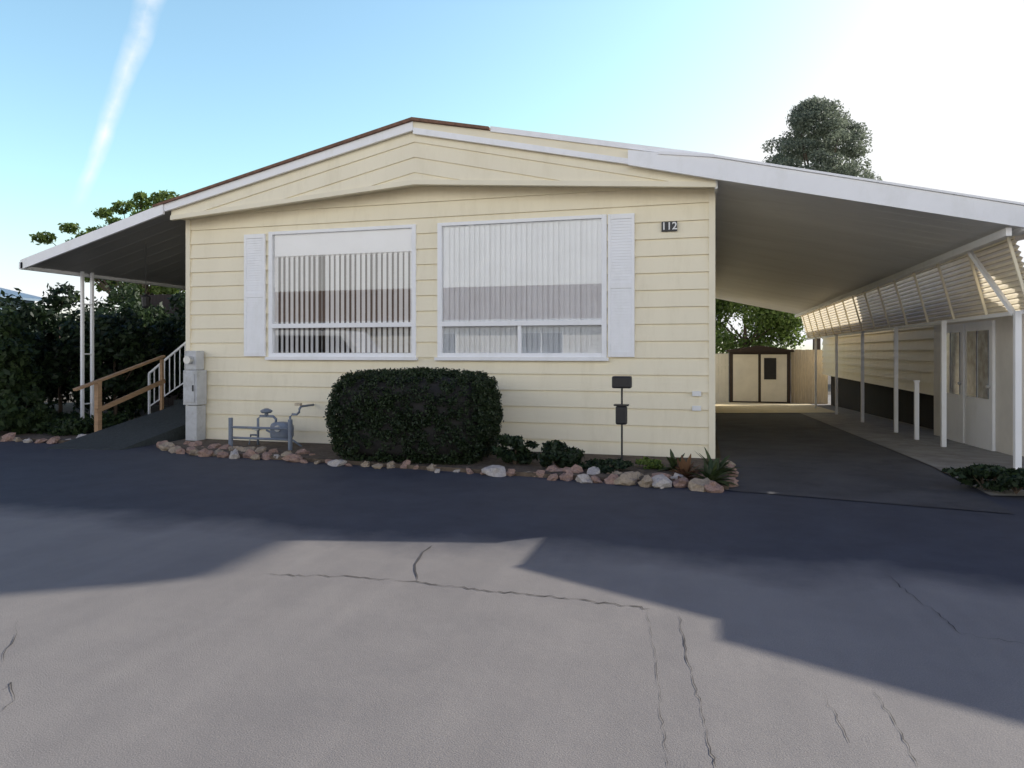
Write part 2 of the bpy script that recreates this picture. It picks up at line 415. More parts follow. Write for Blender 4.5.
# ------------------------------------------------------------ left awning
aw = thing('porch_awning', 'flat white-edged metal awning over the entry on the left of the house', 'awning', (-10,F,0))
za = lambda x: 3.86+(x+8.45)*.272
def decksheet(xa, xb, zfun, y0, y1, rib):
    b = MB(); y = y0; pr = []
    while y < y1: pr += [(y,0),(y+.30,0),(y+.312,-rib),(y+.368,-rib),(y+.38,0)]; y += .4
    for (ya,da),(yb,db) in zip(pr[:-1],pr[1:]):
        if yb > ya: b.quad((xa,ya,zfun(xa)+da),(xa,yb,zfun(xa)+db),(xb,yb,zfun(xb)+db),(xb,ya,zfun(xb)+da))
    return b
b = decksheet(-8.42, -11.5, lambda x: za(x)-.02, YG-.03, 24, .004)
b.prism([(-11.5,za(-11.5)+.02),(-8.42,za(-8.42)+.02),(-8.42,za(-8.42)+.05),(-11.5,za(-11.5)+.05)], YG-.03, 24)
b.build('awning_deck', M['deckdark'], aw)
b = MB(); b.prism([(-11.56,za(-11.56)-.07),(-8.56,za(-8.56)-.07),(-8.56,za(-8.56)+.10),(-11.56,za(-11.56)+.10)], YG-.08, YG-.035)
b.build('fascia', M['white'], aw)
b = MB(); b.box(-11.6,-11.5,YG-.08,24,za(-11.5)-.08,za(-11.5)+.05); b.build('gutter', M['white'], aw, bevel=.01)
for yy in (10.62, 15, 19.5):
    b = MB()
    for q in (0,.22): b.box(-11.42,-11.37,yy+q,yy+q+.045,0-.2,za(-11.4)-.03)
    for z in (.5,1.45,2.4): b.box(-11.41,-11.38,yy+.045,yy+.22,z,z+.025)
    b.build('post', M['white'], aw)
lt = thing('hanging_lantern', 'small dark lantern hanging under the left awning', 'lantern', (-9.8,10.5,2.3))
MB().tube([(-9.8,10.5,2.3),(-9.8,10.5,2.33),(-9.8,10.5,2.5),(-9.8,10.5,2.55)], [.04,.06,.08,.02], 8).build('lamp_body', M['black'], lt)
MB().tube([(-9.8,10.5,2.55),(-9.8,10.5,3.5)], .004, 6).build('chain', M['black'], lt)
# ------------------------------------------------------------ ramp, landing, rails
rp = thing('entry_ramp', 'dark carpeted ramp rising along the left side of the house', 'ramp', (-9.2,8.6,0))
b = MB(); n0 = [(-9.85,8.55,.01),(-8.62,8.75,.01),(-8.62,12.4,.66),(-9.85,12.4,.66)]
b.v = n0+[(x,y,-.1) for x,y,z in n0]; b.f = [(0,1,2,3),(0,4,5,1),(1,5,6,2),(2,6,7,3),(3,7,4,0)]
b.build('ramp_deck', M['carpet'], rp)
MB().box(-10.4,-8.62,12.4,16,.58,.66).build('landing', M['carpet'], rp)
hr = thing('wooden_handrail', 'rough brown wooden handrail beside the dark ramp', 'handrail', (-9.95,9.6,0))
MB().beam((-9.95,9.15,.88),(-9.95,11.1,1.42),.08,.04).build('rail', M['wood'], hr)
MB().beam((-9.93,9.55,.50),(-9.93,11.1,.95),.03,.08).build('rail', M['wood'], hr)
for yy, zt, ww in ((9.6,1.0,.04),(11.05,1.37,.025)): MB().box(-9.945-ww,-9.945+ww,yy-ww,yy+ww,0,zt).build('post', M['wood'], hr)
mr = thing('metal_railing', 'white metal baluster railing on the entry landing behind the ramp', 'railing', (-10.6,11.0,.1))
def rl3(p, q, w): return MB().beam(p, q, w, w)
rl3((-11.3,12.2,1.05),(-10.1,12.3,1.95),.04).build('rail', M['white'], mr)
rl3((-10.1,12.3,1.95),(-8.7,12.35,1.95),.04).build('rail', M['white'], mr)
rl3((-11.3,12.2,.35),(-10.1,12.3,1.1),.025).build('rail', M['white'], mr)
rl3((-10.1,12.3,1.1),(-8.7,12.35,1.1),.025).build('rail', M['white'], mr)
for i in range(22):
    x = -11.3+.12*i
    t = min(1,(x+11.3)/1.2); w_ = .02 if i in (0,10,21) else .009
    MB().box(x-w_,x+w_,12.2+.1*t-w_,12.2+.1*t+w_,(.35+.75*t) if w_ < .015 else .0,1.05+.9*t).build('baluster', M['white'], mr)
st = thing('entry_steps', 'dark steps climbing to the landing behind the wooden handrail', 'steps', (-10.9,12.9,0))
for i in range(4): MB().box(-11.5+.3*i,-10.4,12.45,13.6,-.1,.16*(i+1)).build('step', M['carpet'], st)
# ------------------------------------------------------------ carport
cp = thing('carport', 'long metal carport roof with white fascia on the right side of the house', 'carport', (1.9,F,0))
XE = 3.62
zc = lambda x: 3.78-(x-.10)*.226
b = decksheet(.06, XE, zc, YG, 30, .0025)
b.prism([(.06,zc(.06)+.04),(XE,zc(XE)+.04),(XE,zc(XE)+.09),(.06,zc(.06)+.09)], YG, 30)
b.build('roof_deck', M['deck'], cp)
b = MB()
b.prism([(-1.0,4.02),(.12,zc(.12)-.02),(XE+.1,zc(XE+.1)-.03),(XE+.1,zc(XE+.1)+.22),(.12,4.03),(-1.0,4.22)], YG-.12, YG-.06)
b.prism([(-.6,4.13),(.12,4.035),(XE+.1,zc(XE+.1)+.225),(XE+.1,zc(XE+.1)+.25),(.12,4.065),(-.6,4.17)], YG-.14, YG-.02)
b.build('fascia', M['white'], cp)
b = MB(); b.prism([(-2.95,4.645),(.12,4.02),(.12,4.09),(-2.95,4.72)], YG-.075, YG-.047); b.build('roof_edge_strip', M['white'], cp)
b = MB(); b.prism([(-2.95,4.67),(XR+.01,4.035),(XR+.01,4.055),(-2.95,4.69)], YG-.04, 29.9); b.prism([(XR+.01,4.035),(XE,zc(XE)+.15),(XE,zc(XE)+.17),(XR+.01,4.055)], YG-.04, 29.9); b.build('roof_skin', M['white'], cp)
b = MB(); b.box(XE,XE+.1,YG-.06,30,zc(XE)-.06,zc(XE)+.08); b.build('gutter', M['white'], cp, bevel=.01)
MB().box(XE-.16,XE-.1,YG,30,zc(XE)-.10,zc(XE)-.005).build('beam', M['white'], cp)
MB().box(.125,.16,YG,30,zc(.12)-.12,zc(.12)-.02).build('beam', M['deck'], cp)
FX0,FZ0,FX1,FZ1 = XE+.04, zc(XE)-.05, 3.90, 2.03
lo = MB(); bt = MB(); ns = 13; prof = []
for i in range(ns):
    for q, off_ in ((0,.018),(.62,-.018)):
        t = (i+q)/ns; prof.append((FX0+(FX1-FX0)*t+off_, FZ0+(FZ1-FZ0)*t))
        if q > 0: bt.box(prof[-1][0]-.009,prof[-1][0]-.003,YG+.3,29.8,prof[-1][1]-.014,prof[-1][1]-.002)  # thin tan strips drawn in for the dark gaps between slats
prof.append((FX1,FZ1))
for (xa,z_a),(xb,z_b) in zip(prof[:-1],prof[1:]):
    lo.quad((xa,YG+.3,z_a),(xa,29.8,z_a),(xb,29.8,z_b),(xb,YG+.3,z_b))
lo.build('louver_panel', M['louver'], cp); bt.build('louver_gap_lines', M['gapline'], cp)
yy = YG+.35
while yy < 29.8:
    MB().beam((FX0-.06,yy,FZ0),(FX1-.06,yy+.02,FZ1),.035,.03).build('rafter', M['creamflat'], cp); yy += 1.35
MB().box(FX1-.05,FX1,YG+.3,29.8,FZ1-.05,FZ1).build('bottom_rail', M['white'], cp)
MB().beam((FX0-.12,11.2,FZ0+.05),(FX1-.10,10.3,FZ1-.05),.05,.05).build('brace', M['white'], cp)
for yy in (10.25,13.1,16.1,19.3,22.9,27): 
    MB().box(FX1-.12,FX1-.05,yy-.035,yy+.035,zf(yy)-.02,FZ1-.01).build('post', M['white'], cp)
pst = thing('short_post', 'short white post standing between the carport posts', 'post', (3.75,14.4,-.15))
MB().box(3.72,3.79,14.37,14.44,-.15,.95).build('shaft', M['white'], pst); MB().box(3.71,3.80,14.36,14.45,.95,.98).build('cap', M['white'], pst)
# ------------------------------------------------------------ back of carport
sh = thing('storage_shed', 'dark brown shed with two cream doors at the far end of the carport', 'shed', (2.1,31.2,-.65))
b = MB(); b.box(1.0,3.44,31.2,33,-.65,1.5); b.build('wall', M['brown'], sh)
b = MB(); b.prism([(.88,1.5),(3.56,1.5),(3.56,1.58),(2.2,1.78),(.88,1.58)], 31.0, 33.1); b.build('roof', M['brown'], sh)
for a, c in ((1.15,2.16),(2.27,3.29)):
    dd = MB().box(a,c,31.16,31.197,-.58,1.40).build('door', M['palewall'], sh, bevel=.005)
    if a > 2: MB().box(a+.12,a+.6,31.14,31.157,.35,1.25).build('pane', M['black'], dd)
def board_fence(label, x0, x1, y, zt, m):
    t = thing('board_fence', label, 'fence', ((x0+x1)/2, y, zf(y)))
    b = MB(); x = x0
    while x < x1-.02:
        b.box(x,min(x+.135,x1),y,y+.02,zf(y),zt+random.uniform(-.01,.01)); x += .14
    b.build('board', m, t); MB().box(x0,x1,y+.022,y+.06,.9,1.0).build('rail', m, t)
    for px in (x0+.05,x1-.05): MB().box(px-.045,px+.045,y+.062,y+.15,zf(y)-.05,zt+.03).build('post', m, t)
board_fence('pale cream board fence left of the brown shed', .0,.98,31.3,1.42,M['palewall'])
board_fence('tan wooden board fence right of the brown shed', 3.48,4.9,31.4,1.6,M['fence'])
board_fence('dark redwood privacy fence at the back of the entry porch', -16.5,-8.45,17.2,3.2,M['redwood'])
# ------------------------------------------------------------ neighbouring buildings
def simple_home(label, x0,x1,y0,y1,ez,pz,over,wallm,roofm,trimm,wins,face='-y', base=None):
    t = thing('mobile_home', label, 'house', ((x0+x1)/2,(y0+y1)/2,0)); xp = (x0+x1)/2
    b = MB(); lo_ = -.7 if base is None else base
    siding(b, lambda z:(x0,x1), lo_, ez, BH, [], lambda s,z,d:(s, y0-d, z))
    siding(b, lambda z:(x0,x1), lo_, ez, BH, [], lambda s,z,d:(s, y1+d, z))
    siding(b, lambda z:(y0,y1), lo_, ez, BH, [], lambda s,z,d:(x0-d, s, z), .045)
    siding(b, lambda z:(y0,y1), lo_, ez, BH, [], lambda s,z,d:(x1+d, s, z))
    b.prism([(x0,ez),(x1,ez),(xp,pz-.08)], y0, y1)
    b.build('wall', wallm, t)
    if base is not None: MB().box(x0+.25,x1-.25,y0+.25,y1-.25,-.75,base+.02).build('skirting', M['skirt'], t)
    xl = x0-over; xr = x1+over; s = (pz-ez)/(xp-x0); zl = ez-over*s
    b = MB(); b.prism([(xl,zl),(xp,pz),(xr,zl),(xr,zl+.1),(xp,pz+.1),(xl,zl+.1)], y0-.4, y1+.4); b.build('roof', roofm, t)
    for yy in (y0-.44,y1+.405):
        b = MB(); b.prism([(xl,zl-.08),(xp,pz-.08),(xr,zl-.08),(xr,zl+.12),(xp,pz+.12),(xl,zl+.12)], yy, yy+.035); b.build('fascia', trimm, t)
    for (a,c,z0,z1) in wins: small_window(t, a, c, z0, z1, y0-.03 if face == '-y' else y1+.03, -1 if face == '-y' else 1)
    return t
def small_window(t, a, c, z0, z1, yw, q):
    w = MB(); e = .06
    ya, yb = sorted((yw, yw+q*.05))
    w.box(a,c,ya,yb,z0,z0+e); w.box(a,c,ya,yb,z1-e,z1); w.box(a,a+e,ya,yb,z0+e,z1-e); w.box(c-e,c,ya,yb,z0+e,z1-e); w.box((a+c)/2-.03,(a+c)/2+.03,ya,yb,z0+e,z1-e)
    w = w.build('window', M['white'], t)
    g = MB(); g.quad((a+e,yw+q*.01,z0+e),(c-e,yw+q*.01,z0+e),(c-e,yw+q*.01,z1-e),(a+e,yw+q*.01,z1-e)); g.build('pane', M['black'], w)
simple_home('neighbouring cream home seen through the posts right of the carport', 4.6,10.8,12.3,30.6,2.58,3.5,.12,M['cream'],M['shingle'],M['white'],[], base=.60)
nf = simple_home('neighbouring white front room right of the carport', 5.2,13.4,9.4,11.4,3.38,4.30,1.14,M['palewall'],M['shingle'],M['white'],[(6.5,8.5,1.3,2.6),(10,12,1.3,2.6)])
ns_r = lambda x: 3.38+(x-5.2)*.92/4.1
b = MB(); b.prism([(6.55,ns_r(6.55)+.10),(9.3,4.40),(12.05,ns_r(6.55)+.10),(12.05,ns_r(6.55)+.25),(9.3,4.55),(6.55,ns_r(6.55)+.25)], 8.95, 11.8); b.build('shadow_step_roof', M['white'], nf)  # raised cap added to make the step in the road shadow
po = thing('enclosed_porch', 'small white enclosed side porch with a glazed double door right of the carport', 'porch', (4.8,13.9,-.1))
b = MB(); b.box(4.40,5.15,11.95,15.7,-.2,2.25); b.build('wall', M['palewall'], po)
b = MB(); b.box(4.25,5.2,11.9,15.8,2.25,2.33); b.build('roof', M['white'], po)
for a in (12.6,13.9):
    dd = MB().box(4.35,4.396,a,a+1.2,-.12,2.0).build('door', M['white'], po, bevel=.006)
    for k in range(2):
        pn = MB().box(4.335,4.347,a+.14+k*.5,a+.56+k*.5,.75,1.85).build('pane', M['paleglass'], dd)
    MB().tube([(4.29,a+.08,.95),(4.34,a+.08,.95)], .025, 8).build('handle', M['alu'], dd)
ap = thing('shadow_block', 'unseen tall block with a broad flat roof, added to shade the left of the road', 'shadow_caster', (14,23,-.7))  # out of view, added and shaped to cast the left road shadow
MB().box(11.6,16.2,21.2,25.6,-.7,12.8).build('wall', M['greywall'], ap)
b = MB(); b.v = [(11.2,20.2,12.8),(17.0,20.2,12.8),(17.95,20.75,12.8),(17.95,26.4,12.8),(11.2,26.4,12.8)]; b.v += [(x,y,13.02) for x,y,z in b.v]  # roof outline cut to shape the shadow edge
b.f = [(4,3,2,1,0),(5,6,7,8,9)]+[(i,(i+1)%5,5+(i+1)%5,5+i) for i in range(5)]
b.build('roof', M['shingle'], ap)
for z in (2,5.5,9): small_window(ap, 13,14.8,z,z+1.4,21.17,-1)
simple_home('neighbouring home with blue grey roof beyond the left shrubs', -42,-29.5,17,25,3.9,5.2,.5,M['blueroof'],M['blueroof'],M['white'],[(-39,-37,1.3,2.5),(-34,-32,1.3,2.5)])
ox = thing('mobile_home', 'long home with brown roof across the road', 'house', (-10,-14,0))
b = MB(); siding(b, lambda z:(-26,4), -.1, 2.9, BH, [], lambda s,z,d:(s,-10.5+d,z)); b.box(-26,4,-17.5,-10.55,-.1,2.9); b.build('wall', M['palewall'], ox)
b = MB(); b.prismx([(-9.9,2.8),(-14,4.7),(-18.1,2.8),(-18.1,2.9),(-14,4.82),(-9.9,2.9)], -26.5, 4.5); b.build('roof', M['redroof'], ox)
MB().box(-26.5,4.5,-9.9,-9.86,2.74,2.94).build('fascia', M['white'], ox)
for a in (-24,-19.5,-13,-8,-3,1): small_window(ox, a, a+2, 1.3, 2.4, -10.46, 1)
vn = thing('parked_van', 'white van parked across the road', 'van', (-14.5,-6.0,0))
b = MB(); b.prism([(-17.8,.35),(-12.2,.35),(-12.1,1.1),(-12.9,1.35),(-13.8,2.35),(-17.6,2.4),(-17.8,1.4)], -7.0, -5.1); b.build('body', M['carpaint'], vn, bevel=.06)
b = MB(); b.prism([(-17.3,1.5),(-13.4,1.5),(-13.95,2.15),(-17.2,2.18)], -5.095, -5.08); b.build('window', M['black'], vn)
for x in (-16.9,-13.1):
    for y in (-6.95,-5.25): MB().tube([(x,y,.36),(x,y+.2,.36)], .36, 20).build('wheel', M['black'], vn)
# ------------------------------------------------------------ foliage
def leaves(name, m, parent, clumps, n, size, seed=0, shell=.45, aspect=.55):
    rg = np.random.default_rng(seed)
    C_ = np.array([c[:3] for c in clumps], float); R_ = np.array([c[3:6] for c in clumps], float)
    w = (R_[:,0]*R_[:,1]*R_[:,2])**(2/3); w /= w.sum()
    idx = rg.choice(len(clumps), n, p=w)
    d = rg.normal(size=(n,3)); d /= np.linalg.norm(d,axis=1)[:,None]
    r = shell+(1-shell)*rg.random(n)**.6
    r *= 1+.12*rg.normal(size=n)
    p = C_[idx]+d*R_[idx]*r[:,None]
    nr = d*1.0+rg.normal(size=(n,3))*.75; nr /= np.linalg.norm(nr,axis=1)[:,None]
    a = np.cross(nr, rg.normal(size=(n,3))); a /= np.linalg.norm(a,axis=1)[:,None]
    bb = np.cross(nr, a)
    s = size*(.6+.8*rg.random(n))[:,None]
    a *= s; bb *= s*aspect
    o0 = np.array(org(parent)) if parent is not None else np.zeros(3)
    p = p-o0
    V = np.stack([p-a, p+bb*.9+a*.1, p+a, p-bb*.9+a*.1],1).reshape(-1,3)
    me = bpy.data.meshes.new(name)
    me.vertices.add(4*n); me.vertices.foreach_set('co', V.ravel())
    me.loops.add(4*n); me.loops.foreach_set('vertex_index', np.arange(4*n, dtype=np.int32))
    me.polygons.add(n); me.polygons.foreach_set('loop_start', np.arange(0,4*n,4,dtype=np.int32))
    try: me.polygons.foreach_set('loop_total', np.full(n,4,dtype=np.int32))
    except Exception: pass
    me.update(calc_edges=True); me.materials.append(m)
    o = bpy.data.objects.new(name, me); COL.objects.link(o)
    if parent is not None: o.parent = parent
    return o
def crown_clumps(c, R, k, q, seed, low=-.9):
    rg = random.Random(seed); out = []
    while len(out) < k:
        d = Vector((rg.gauss(0,1),rg.gauss(0,1),rg.gauss(0,1))).normalized()
        if d.z < low: continue
        r = rg.uniform(.45,1.0); s = q*rg.uniform(.55,1.3)
        out.append((c[0]+d.x*R[0]*r, c[1]+d.y*R[1]*r, c[2]+d.z*R[2]*r, R[0]*s, R[1]*s, R[2]*s*.8))
    return out
def tree(name, label, cat, base, ztrunk, c, R, k, q, n, size, m, seed, tr=.18, low=-.9, cl=None, limbs=9):
    t = thing(name, label, cat, base); rg = random.Random(seed)
    b = MB(); bx, by, bz = base
    b.tube([(bx,by,bz-.1),(bx+.03,by,bz+(ztrunk-bz)*.5),(c[0],c[1],ztrunk),(c[0],c[1],c[2]+R[2]*.5)], [tr,tr*.8,tr*.65,tr*.15], 10)
    cl = cl or crown_clumps(c, R, k, q, seed, low)
    for i in range(0, len(cl), max(1,len(cl)//limbs)):
        x = cl[i]; st = ztrunk+(c[2]-ztrunk)*rg.uniform(0,.6)
        mid = ((c[0]+x[0])/2+rg.uniform(-.1,.1),(c[1]+x[1])/2,(st+x[2])/2)
        b.tube([(c[0],c[1],st),mid,(x[0],x[1],x[2]+.1)],[tr*.35,tr*.22,tr*.06],6)
    b.build('trunk', M['bark'], t, smooth=True)
    leaves('crown', m, t, cl, n, size, seed)
    return t
bush = thing('clipped_bush', 'large dense dark green clipped bush below the gap between the windows', 'bush', (-3.85,9.0,.05))
def rbox_points(n, c, hx, hy, hz, seed, p=5):
    rg = np.random.default_rng(seed); d = rg.normal(size=(n,3)); d /= np.linalg.norm(d,axis=1)[:,None]
    k = (np.abs(d)**p).sum(1)**(-1/p)
    k *= 1+.03*np.sin(d[:,0]*7+1)*np.cos(d[:,2]*6)
    return d*k[:,None]*np.array([hx,hy,hz])+np.array(c)
bc, bhx, bhy, bhz = (-3.86,8.98,.62), 1.14, .66, .61
def core(c,hx,hy,hz,p=3.2,nu=24,nv=14):
    m_ = MB()
    for i in range(nv+1):
        th = math.pi*i/nv
        for j in range(nu):
            ph = 2*math.pi*j/nu; d = (math.sin(th)*math.cos(ph), math.sin(th)*math.sin(ph), math.cos(th))
            k = sum(abs(q)**p for q in d)**(-1/p)*(1+.03*mnoise.noise(Vector(d)*2.5))
            m_.v.append((c[0]+d[0]*k*hx, c[1]+d[1]*k*hy, c[2]+d[2]*k*hz))
    for i in range(nv):
        for j in range(nu):
            m_.f.append((i*nu+j, i*nu+(j+1)%nu, (i+1)*nu+(j+1)%nu, (i+1)*nu+j))
    return m_
core(bc,bhx*.88,bhy*.88,bhz*.9,5).build('dark_core', M['dark'], bush, smooth=True)  # solid core, coloured dark for the shade behind the leaves
pts = rbox_points(1900, bc, bhx*.95, bhy*.95, bhz*.96, 5)
leaves('foliage', M['boxleaf'], bush, [(*p, .07,.07,.07) for p in pts], 75000, .019, 11, shell=.2)
def small_shrub(label, x, y, r, h, n, m, seed, size=.04, name='low_shrub', cat='shrub'):
    t = thing(name, label, cat, (x,y,.05)); rg = random.Random(seed)
    b = MB()
    for i in range(7):
        a = rg.uniform(0,6.28); b.tube([(x,y,.03),(x+math.cos(a)*r*.4,y+math.sin(a)*r*.4,.05+h*.6)],[.012,.004],5)
    b.build('stem', M['bark'], t)
    leaves('foliage', m, t, crown_clumps((x,y,.05+h*.5),(r,r,h*.55),14,.4,seed), n, size, seed)
p = onG(515,468); small_shrub('small leafy green shrub beside the clipped bush', p[0],8.75,.27,.32,2000,M['darkleaf'],21,.035)
p = onG(563,466); small_shrub('small rounded green shrub in front of the right window', p[0],8.7,.31,.34,2600,M['darkleaf'],22,.035)
p = onG(605,474); small_shrub('flat patch of low green plants near the black post', p[0],8.65,.3,.10,1100,M['darkleaf'],23,.03)
p = onG(650,470); small_shrub('tiny sparse plant right of the black post', p[0],8.9,.16,.12,400,M['brightleaf'],24,.03)
def rosette(label, x, y, n, ln, m, seed, name='succulent_plant', wd=.035):
    t = thing(name, label, 'plant', (x,y,.05)); rg = random.Random(seed); b = MB()
    for i in range(n):
        a = rg.uniform(0,6.28); el = rg.uniform(.1,1.3); L_ = ln*rg.uniform(.5,1.1); w = wd*rg.uniform(.7,1.3)
        d = Vector((math.cos(a)*math.cos(el), math.sin(a)*math.cos(el), math.sin(el))); s = Vector((-math.sin(a),math.cos(a),0))
        P = [Vector((x,y,.05))+d*L_*q-Vector((0,0,.25*L_*q*q*math.cos(el))) for q in (0,.35,.7,1)]
        W = [w*.6,w,w*.8,.004]; n0 = len(b.v)
        for p_, w_ in zip(P,W): b.v += [tuple(p_-s*w_+Vector((0,0,w_*.4))), tuple(p_), tuple(p_+s*w_+Vector((0,0,w_*.4)))]
        for k in range(3):
            for j in (0,1): b.f.append((n0+k*3+j,n0+k*3+j+1,n0+k*3+4+j,n0+k*3+3+j))
    b.build('leaf', m, t); MB().tube([(x,y,.0),(x,y,.12)],[.05,.02],7).build('stem', M['bark'], t)
rosette('dry reddish leafy plant at the right end of the bed', -.22,8.3,40,.32,M['dead'],3)
rosette('green succulent at the right end of the bed', .06,8.1,46,.30,M['agave'],4, wd=.03)
rosette('small green succulent against the house corner', -.35,8.8,30,.28,M['agave'],6)
rosette('tall green succulent beside the corner trim of the house', .12,8.6,26,.38,M['agave'],8)
for i,(u,v,lb) in enumerate(((985,492,'low leafy green plant at the foot of the front carport post'),(1016,496,'low green plant at the right edge of the driveway'))):
    p = onG(u,v); small_shrub(lb, p[0], p[1], .28, .2, 1300, M['darkleaf'], 40+i, .04)
for i,(x,y,h,r,lb,mm,nn_) in enumerate(((-12.9,10.1,2.2,.75,'tall leafy shrub left of the awning posts','midleaf',6000),(-13.8,12.3,2.9,1.2,'tall dark shrub behind the awning posts','darkleaf',9000),
        (-14.7,10.6,2.5,1.0,'leafy shrub at the left edge of the bed','midleaf',8000),(-12.2,14.6,2.9,1.2,'dark shrub beyond the entry steps','darkleaf',11000),
        (-14.4,15.4,3.3,1.6,'broad dark shrub farther back beyond the awning posts','midleaf',13000),(-17.2,13.8,3.0,1.9,'broad leafy shrub at the far left of the bed','midleaf',13000),
        (-12.0,9.75,.75,.6,'low spreading green plant in front of the awning posts','midleaf',3000),(-12.4,12.4,2.5,.9,'dark shrub in the gap right of the awning posts','darkleaf',8000))):
    tree('garden_shrub', lb, 'shrub', (x,y,.0), min(.6,h*.2), (x,y,h*.5), (r,r,h*.5), 46, .27, nn_, .07, M[mm], 60+i, .05)
gc = leaves('ground_cover', M['midleaf'], None, [(-10.5-random.random()*4,9.7+random.random()*1.6,.14,.35,.3,.18) for _ in range(30)], 8000, .045, 77)
tag(gc, 'low green ground cover filling the left bed', 'ground cover', kind='stuff')
tcl = crown_clumps((-18.2,19.3,4.6),(4.0,2.0,2.1),60,.11,81)
tree('garden_tree', 'pale green loose tree rising behind the left awning', 'tree', (-18.2,19.3,0), 2.2, (-18.2,19.3,4.2), (3.8,2.2,1.8), 26, .2, 13000, .075, M['brightleaf'], 81, .12, cl=tcl, limbs=40)
tcl = crown_clumps((-16.6,24,6.3),(3.8,2.0,1.8),60,.11,91)
tree('garden_tree', 'green leafy tree close to the roof corner behind the left awning', 'tree', (-16.6,24,0), 3.6, (-16.6,24,5.9), (3.4,2.2,1.5), 26, .2, 12000, .08, M['brightleaf'], 91, .12, cl=tcl, limbs=34)
cl = []; rg = random.Random(5)
for i in range(210):
    h = rg.random()**1.1; z = 12.5+h*10.2; rr = 5.5*math.sqrt(max(0,1-h**1.9))*(.8+.2*rg.random()); a = rg.uniform(0,6.28); q = rr*math.sqrt(rg.uniform(.2,1))
    cl.append((9.2+math.cos(a)*q, 64.7+math.sin(a)*q, z+.15*math.sin(a*3), .95,.95,.6))
tree('conifer_tree', 'tall dark conifer standing above the carport roof', 'tree', (9.2,64.7,-.65), 12, (9.2,64.7,16.5), (4.6,4.6,6.0), 90, .24, 52000, .12, M['conifer'], 82, .35, cl=cl)
tree('garden_tree', 'bright green tree behind the shed at the end of the carport', 'tree', (2.2,42,-.65), 1.6, (2.2,42,3.2), (3.6,2.5,3.4), 50, .32, 17000, .12, M['brightleaf'], 83, .2)
tree('garden_tree', 'green tree far behind the tan board fence', 'tree', (13,52,-.65), 2, (13,52,4.6), (4.5,3,4), 50, .32, 16000, .16, M['brightleaf'], 84, .2)
# ------------------------------------------------------------ rocks
def rock_mesh(seed, m):
    bm = bmesh.new(); bmesh.ops.create_icosphere(bm, subdivisions=2, radius=1)
    for v in bm.verts:
        nn = mnoise.noise(v.co*1.3+Vector((seed*7.3,0,0)))*.65+mnoise.noise(v.co*3.1+Vector((0,seed*3.1,0)))*.28
        v.co *= 1+nn
        v.co.z *= .66
    me = bpy.data.meshes.new('border_rock'); bm.to_mesh(me); bm.free(); me.materials.append(m); return me
RM = [[rock_mesh(s+10*k, ROCKM[k]) for s in range(6)] for k in range(3)]
RL = ['rough reddish stone in the row edging the bed in front of the house','rough tan stone in the row edging the bed in front of the house','rough pale stone in the row edging the bed in front of the house']
RL2 = ['rough reddish stone edging the bed left of the ramp','rough tan stone edging the bed left of the ramp','rough pale stone edging the bed left of the ramp']
GN = ['reddish','tan','pale']
def rock(x, y, s, k, left=False):
    o = bpy.data.objects.new('border_rock', random.choice(RM[k])); COL.objects.link(o); s *= .95
    o.location = (x,y,s*.32); o.rotation_euler = (random.uniform(-.4,.4),random.uniform(-.4,.4),random.uniform(0,6.28))
    o.scale = (s*random.uniform(.9,1.4), s*random.uniform(.75,1.1), s*random.uniform(.8,1.2))
    tag(o, (RL2 if left else RL)[k], 'rock', GN[k]+(' rocks edging the left bed' if left else ' rocks edging the front bed'))
path = [(-8.35,9.35),(-8.15,9.05),(-7.2,8.6),(-5.5,8.47),(-4,8.28),(-2,8.1),(.2,7.9)]
def walk(path, step, fn):
    for a, c in zip(path[:-1], path[1:]):
        L_ = math.dist(a,c); k = max(1,int(L_/step))
        for i in range(k):
            t = (i+.5)/k; fn(a[0]+(c[0]-a[0])*t, a[1]+(c[1]-a[1])*t)
walk(path, .17, lambda x,y: rock(x+random.uniform(-.05,.05), y+random.uniform(-.05,.12), random.uniform(.05,.125) if x < -4.5 or x > -2.5 else random.uniform(.04,.08), random.choice([0,0,1,1,2])))
walk([(-8.0,9.25),(-6.6,8.85),(-5.2,8.75)], .22, lambda x,y: rock(x, y+random.uniform(-.05,.12), random.uniform(.06,.12), random.choice([0,1,2])))
walk([(-1.9,8.35),(.1,8.2)], .24, lambda x,y: rock(x, y+random.uniform(-.05,.18), random.uniform(.06,.12), random.choice([0,1,1,2])))
walk([(.28,8.0),(.3,9.8)], .26, lambda x,y: rock(x, y, random.uniform(.06,.1), random.choice([0,0,1])))
walk([(-14.5,9.45),(-12.5,9.25),(-10.2,9.05),(-10.0,10.2)], .24, lambda x,y: rock(x, y+random.uniform(-.05,.05), random.uniform(.07,.13), random.choice([0,1,2]), True))
# ------------------------------------------------------------ meter pedestal
mp_ = thing('electric_meter_box', 'tall pale grey electric meter cabinet at the left corner of the house', 'meter', (-8.12,9.75,0))
MB().box(-8.23,-8.01,9.66,9.88,0,.62).build('pedestal', M['meter'], mp_, bevel=.008)
MB().box(-8.26,-7.99,9.64,9.88,.63,1.2).build('cabinet', M['meter'], mp_, bevel=.01)
MB().box(-8.25,-8.04,9.68,9.88,1.205,1.52).build('hood', M['meter'], mp_, bevel=.012)
MB().box(-8.23,-8.03,9.625,9.638,.68,1.14).build('door', M['meter'], mp_, bevel=.003)
MB().tube([(-8.145,9.59,1.37),(-8.145,9.68,1.37)],.065,18).build('dial', M['alu'], mp_)
MB().box(-8.06,-8.04,9.61,9.624,.86,.96).build('latch', M['black'], mp_)
gm = thing('gas_meter', 'grey blue gas meter with bent pipes behind a pipe guard', 'gas meter', (-6.2,9.45,.05))
dx = -.12
